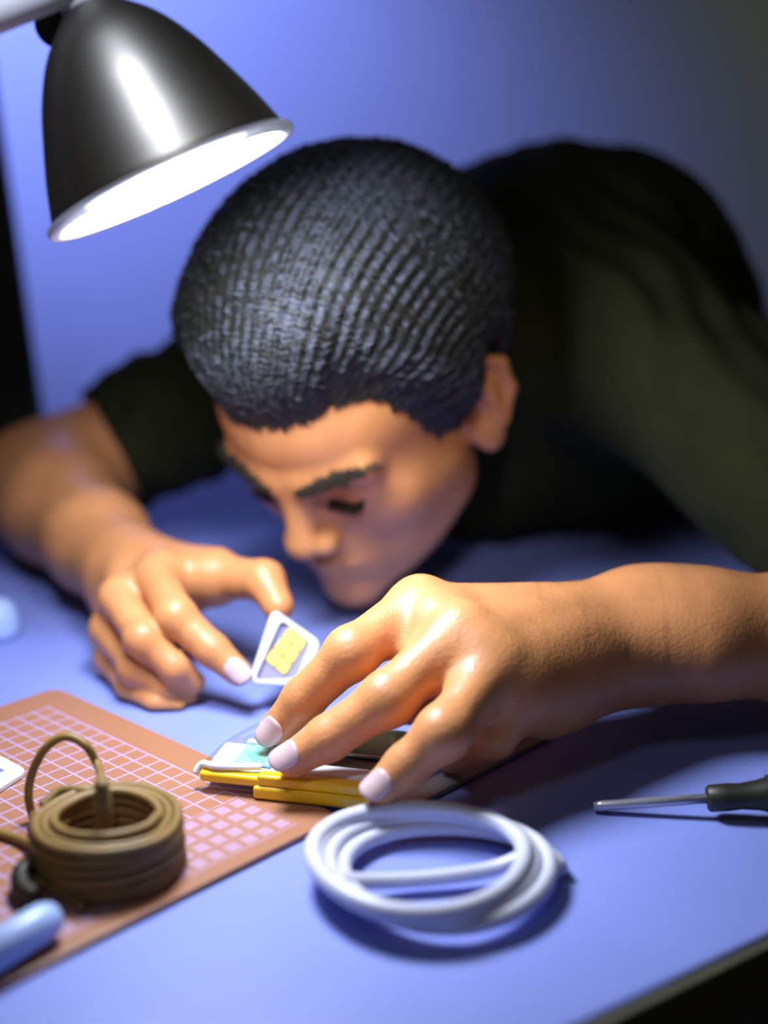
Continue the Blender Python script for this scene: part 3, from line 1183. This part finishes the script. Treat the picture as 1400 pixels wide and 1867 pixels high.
# ------------------------------------------------------------------ yellow device under the fingertips
n0 = PZ(362, 1446, MH)
n1 = PZ(702, 1494, 0.0)
n0[2] = n1[2] = MH + .0004
ex = nrm(n1 - n0)
ey = np.array([-ex[1], ex[0], 0])
ez = np.array([0, 0, 1.0])
LX = np.linalg.norm(n1 - n0)
dev = thing('yellow_device', 'yellow-edged handheld device pinned under the fingertips at the mat corner', 'device', n0 + ex * LX / 2 + ey * .03)


def dbox(x0, x1, y0, y1, z0, z1):
    return box(n0 + ex * x0 + ey * y0 + ez * z0, ex * (x1 - x0), ey * (y1 - y0), ez * (z1 - z0))


v, f = dbox(.040, LX - .004, .006, .078, .0005, .0075)
mk('body', v, f, 'phone_glass', dev, bevel=.002)
v, f = dbox(.028, LX, -.001, .006, 0, .0068)
mk('yellow_side', v, f, 'yellow', dev, bevel=.0018)
v, f = dbox(.030, LX - .001, .0, .007, .0066, .0124)
mk('yellow_upper_side', v, f, 'yellow', dev, bevel=.0016)
v, f = dbox(.001, .048, .0085, .038, .0052, .0102)
mk('clear_plate', v, f, 'clear_white', dev, bevel=.001)
v, f = dbox(0, .034, .001, .0082, .0052, .0106)
mk('yellow_tab', v, f, 'yellow', dev, bevel=.0018)
v, f = dbox(.034, LX - .004, .0075, .019, .0078, .0128)
mk('clear_edge', v, f, 'clear_white', dev, bevel=.0018)
v, f = dbox(.014, .047, .0125, .034, .0104, .0124)
mk('teal_label', v, f, 'teal', dev, bevel=.001)
v, f = dbox(.013, .048, .0345, .039, .0090, .0130)
mk('blue_edge', v, f, 'pale_blue', dev, bevel=.001)
v, f = dbox(.046, LX - .006, .0195, .074, .0078, .0092)
mk('screen', v, f, 'phone_glass', dev, bevel=.0006)
v, f = dbox(.052, LX - .01, .036, .0385, .0093, .0108)
mk('frame_bar', v, f, 'grey_metal', dev, bevel=.0005)
# clear film lifted off the left end
fp = [n0 + ex * -.002 + ey * .002 + ez * .0105, n0 + ex * .030 + ey * .012 + ez * .0125,
      PZ(500, 1354, .0150), PZ(474, 1314, .0140)]
g = []
nu = nv = 10
for i in range(nu):
    for j in range(nv):
        a, b = i / (nu - 1), j / (nv - 1)
        q = fp[0] * (1 - a) * (1 - b) + fp[1] * a * (1 - b) + fp[2] * a * b + fp[3] * (1 - a) * b
        g.append(q + ez * (.0022 * math.sin(b * math.pi) + .0012 * math.sin(a * 7 + b * 4)))
g = np.array(g)
ff = [(i * nv + j, (i + 1) * nv + j, (i + 1) * nv + j + 1, i * nv + j + 1) for i in range(nu - 1) for j in range(nv - 1)]
fl = mk('clear_film', g, ff, 'film', dev)
so = fl.modifiers.new('thickness', 'SOLIDIFY')
so.thickness = .0003
# crinkled end of the film
v, f = tube(catmull([n0 + ex * -.003 + ey * .004 + ez * .008, n0 + ex * .000 + ey * .006 + ez * .0125, n0 + ex * .008 + ey * .004 + ez * .0130,
                     n0 + ex * .018 + ey * .006 + ez * .0128, n0 + ex * .030 + ey * .008 + ez * .0132], 6), .0018, 8)
mk('film_fold', v, f, 'clear_white', dev)

# grey strip beside the device
s0, s1 = PZ(722, 1474, 0.001), PZ(872, 1398, 0.001)
s0[2] = s1[2] = 0.0003
sd = nrm(s1 - s0)
sp_ = np.array([-sd[1], sd[0], 0])
v, f = box(s0 - sp_ * .007, sd * .115, sp_ * .014, (0, 0, .003))
tag(mk('metal_strip', v, f, 'grey_metal', bevel=.001), 'flat grey metal strip lying under the near hand beside the yellow device', 'strip')

# ------------------------------------------------------------------ white cable coil
wc = PZ(782, 1611, 0)
wc[2] = 0
RW = .0460
wr_ = .0040
pts = []
turns = 4.0
CO = [(.011, -.004, .0042), (.006, -.001, .0085), (-.001, -.002, .0108), (-.004, -.003, .0135), (-.005, -.003, .0150)]
NT = 200
for i in range(NT + 1):
    t = i / NT * turns
    a = 2 * math.pi * t + .15
    k = math.floor(t)
    e = t - k
    cx, cy, cz = CO[k]
    nx, ny, nz = CO[min(k + 1, 4)]
    bx_, by_, bz = cx + (nx - cx) * e, cy + (ny - cy) * e, cz + (nz - cz) * e
    r = RW + .0015 * math.sin(3 * a)
    x, y = bx_ + r * math.cos(a), by_ + r * .95 * math.sin(a)
    tilt = .0012 * (t / turns) * math.sin(a - .4)
    pts.append(wc + np.array([x, y, max(wr_ + .0002, bz + tilt + .001)]))
coil = np.array(pts)
v, f = tube(coil, wr_, 12)
wcoil = mk('cable_coil', v, f, 'white_cable')
tag(wcoil, 'coil of thick white cable lying on the bare desk in front', 'cable')
# the loose end crossing the ring
ce = catmull([PZ(598, 1592, .0125), PZ(640, 1606, .0095), PZ(720, 1606, .0065), PZ(820, 1598, .0065), PZ(900, 1584, .008), PZ(948, 1566, .0125)], 8)
v, f = tube(ce, .0036, 12)
mk('loose_end', v, f, 'white_cable', wcoil)

# ------------------------------------------------------------------ brown cable coil
bt = PZ(196, 1498, .0245)
bcn = np.array([bt[0], bt[1], MH])
RB = .0315
rw = .0022
brown = thing('brown_cable_coil', 'wound coil of brown cable with an upright loop, on the cutting mat', 'cable', bcn)
pts = []
lay = 6
for L in range(lay):
    for c_ in range(3):
        rr = RB - c_ * .0040 - (.0006 if L % 2 else 0)
        for i in range(48):
            a = 2 * math.pi * i / 48
            pts.append(bcn + np.array([(rr + .0004 * math.sin(5 * a + L)) * math.cos(a), rr * math.sin(a),
                                       rw + L * .0041 + .0041 * i / 48 * (c_ == 2) + (.0008 * math.sin(a * 2 + L))]))
P_ = np.array(pts)
P_[:, 2] = np.maximum(P_[:, 2], MH + rw + .0002)
for L in range(lay):
    for c_ in range(3):
        i0 = (L * 3 + c_) * 48
        v, f = tube(P_[i0:i0 + 48] if True else None, rw, 8, closed=True) if c_ < 2 or True else None
        mk('winding', v, f, 'brown_cable', brown)
loop = catmull([PZ(196, 1575, .008), PZ(190, 1515, .022), PZ(188, 1450, .042), PY(180, 1400, .597), PY(155, 1358, .600), PY(120, 1343, .602),
                PY(85, 1362, .602), PY(60, 1405, .600), PY(52, 1450, .597), PY(60, 1490, .594), PZ(72, 1520, .020)], 8)
v, f = tube(loop, .0021, 10)
mk('upright_loop', v, f, 'brown_cable', brown)
v, f = tube([PZ(193, 1560, .012), PZ(190, 1500, .0275), PZ(186, 1425, .050)], [.0042, .0042, .0032], 12)
mk('cable_end', v, f, 'brown_cable', brown)
tail = catmull([PZ(74, 1545, .010), PZ(45, 1535, .006), PZ(10, 1522, .0055), PZ(-60, 1500, .0055)], 8)
v, f = tube(tail, .0022, 10)
mk('tail', v, f, 'brown_cable', brown)
tail = catmull([PZ(210, 1432, .024), PZ(160, 1440, .027), PZ(110, 1442, .026), PZ(75, 1470, .022)], 8)
v, f = tube(tail, .0022, 10)
mk('tail', v, f, 'brown_cable', brown)
v, f = tube(catmull([PZ(62, 1572, .012), PZ(40, 1592, .010), PZ(40, 1618, .009), PZ(62, 1636, .0085)], 6), [.0045] * 19, 12)
mk('plug', v, f, 'dark_clip', brown)
ty = catmull([PZ(62, 1606, .0075), PZ(100, 1618, .0058), PZ(135, 1640, .0056), PZ(150, 1655, .0056)], 6)
v, f = tube(ty, .0022, 10)
mk('tail', v, f, 'brown_cable', brown)

# ------------------------------------------------------------------ pale blue pen at the lower left
p0, p1 = PZ(104, 1664, .012), PZ(-60, 1760, .012)
pd = nrm(p1 - p0)
p0[2] = p1[2] = MH + .0082
pd = nrm(p1 - p0)
prof = [(0, 0), (.0005, .004), (.002, .0062), (.006, .0078), (.012, .008), (.060, .008), (.060, .0074), (.062, .0074), (.062, .008), (.145, .0078), (.147, .005), (.148, 0)]
pen = thing('pen', 'pale blue round-ended pen lying on the mat below the brown coil', 'pen', p0 + pd * .07 + np.array([0, 0, -.008]))
v, f = lathe(p0, pd, prof[:6] + [(.0605, 0)], 32)
mk('cap', v, f, 'pale_blue', pen)
v, f = lathe(p0, pd, [(.0605, 0)] + prof[7:], 32)
mk('barrel', v, f, 'pale_blue', pen)

# ------------------------------------------------------------------ white rounded label card at the left edge
k0 = PZ(52, 1413, MH)
ka = nrm(PZ(0, 1386, MH) - k0)
kb = nrm(PZ(0, 1447, MH) - k0)
kz = MH + .0002
cr = [k0, k0 + ka * .05, k0 + ka * .05 + kb * .045, k0 + kb * .045]
for q in cr:
    q[2] = kz
v, f = prism(roundpoly(cr, .006, 6), (0, 0, 1), .0028)
wl = mk('label_card', v, f, 'white_plastic', smooth=False, bevel=.0006, seg=2)
tag(wl, 'white rounded card with blue printed strokes, at the left edge of the mat', 'card')
for a0_, a1_, b0_, b1_ in ((.011, .0135, .012, .030), (.016, .0185, .0125, .030), (.011, .0185, .0092, .0112)):
    q = [k0 + ka * a + kb * b for a, b in ((a0_, b0_), (a1_, b0_), (a1_, b1_), (a0_, b1_))]
    for w_ in q:
        w_[2] = kz + .0027
    v, f = prism(q, (0, 0, 1), .0003)
    mk('printed_stroke', v, f, 'ink', wl, smooth=False)

# ------------------------------------------------------------------ small pale round knob at the left edge of the desk
kc = PZ(-6, 1160, 0)
kc[2] = 0
v, f = lathe(kc, (0, 0, 1), [(0.0003, 0), (.0003, .0130), (.002, .0150), (.006, .0152), (.010, .0150), (.018, .0135), (.023, .0100), (.0255, .0055), (.026, 0)], 40)
tag(mk('round_cap', v, f, 'pale_blue'), 'small pale blue domed cap on the desk at the left edge, beside the forearm', 'cap')

# ------------------------------------------------------------------ screwdriver on the right
t0 = PZ(1082, 1470, .0035)
h0 = PZ(1288, 1456, .010)
sdv = nrm(h0 - t0)
drv = thing('screwdriver', 'black-handled screwdriver lying on the right of the desk', 'screwdriver', (t0 + h0) / 2 * np.array([1, 1, 0]))
Ls = np.linalg.norm(h0 - t0)
v, f = lathe(t0, sdv, [(0, 0), (0, .0020), (.004, .0026), (.010, .0024), (Ls + .004, .0024), (Ls + .004, 0)], 20)
mk('shaft', v, f, 'steel', drv)
v, f = lathe(h0, sdv, [(0, 0), (0, .0052), (.0015, .0064), (.010, .0066), (.016, .0062), (.024, .0072), (.034, .0098), (.050, .0108), (.085, .0108), (.098, .0096), (.102, .005), (.103, 0)], 40)
mk('handle', v, f, 'black_plastic', drv)
sn = nrm(np.cross(sdv, (0, 0, 1)))
for k in range(6):
    a = k * math.pi / 3 + .3
    dr = sn * math.cos(a) + np.cross(sdv, sn) * math.sin(a)
    if (dr * .0115)[2] < -.008:
        pass
    v, f = tube([h0 + sdv * .028 + dr * .0078, h0 + sdv * .040 + dr * .0100, h0 + sdv * .086 + dr * .0102, h0 + sdv * .094 + dr * .0092], .0016, 8)
    mk('grip_rib', v, f, 'black_plastic', drv)
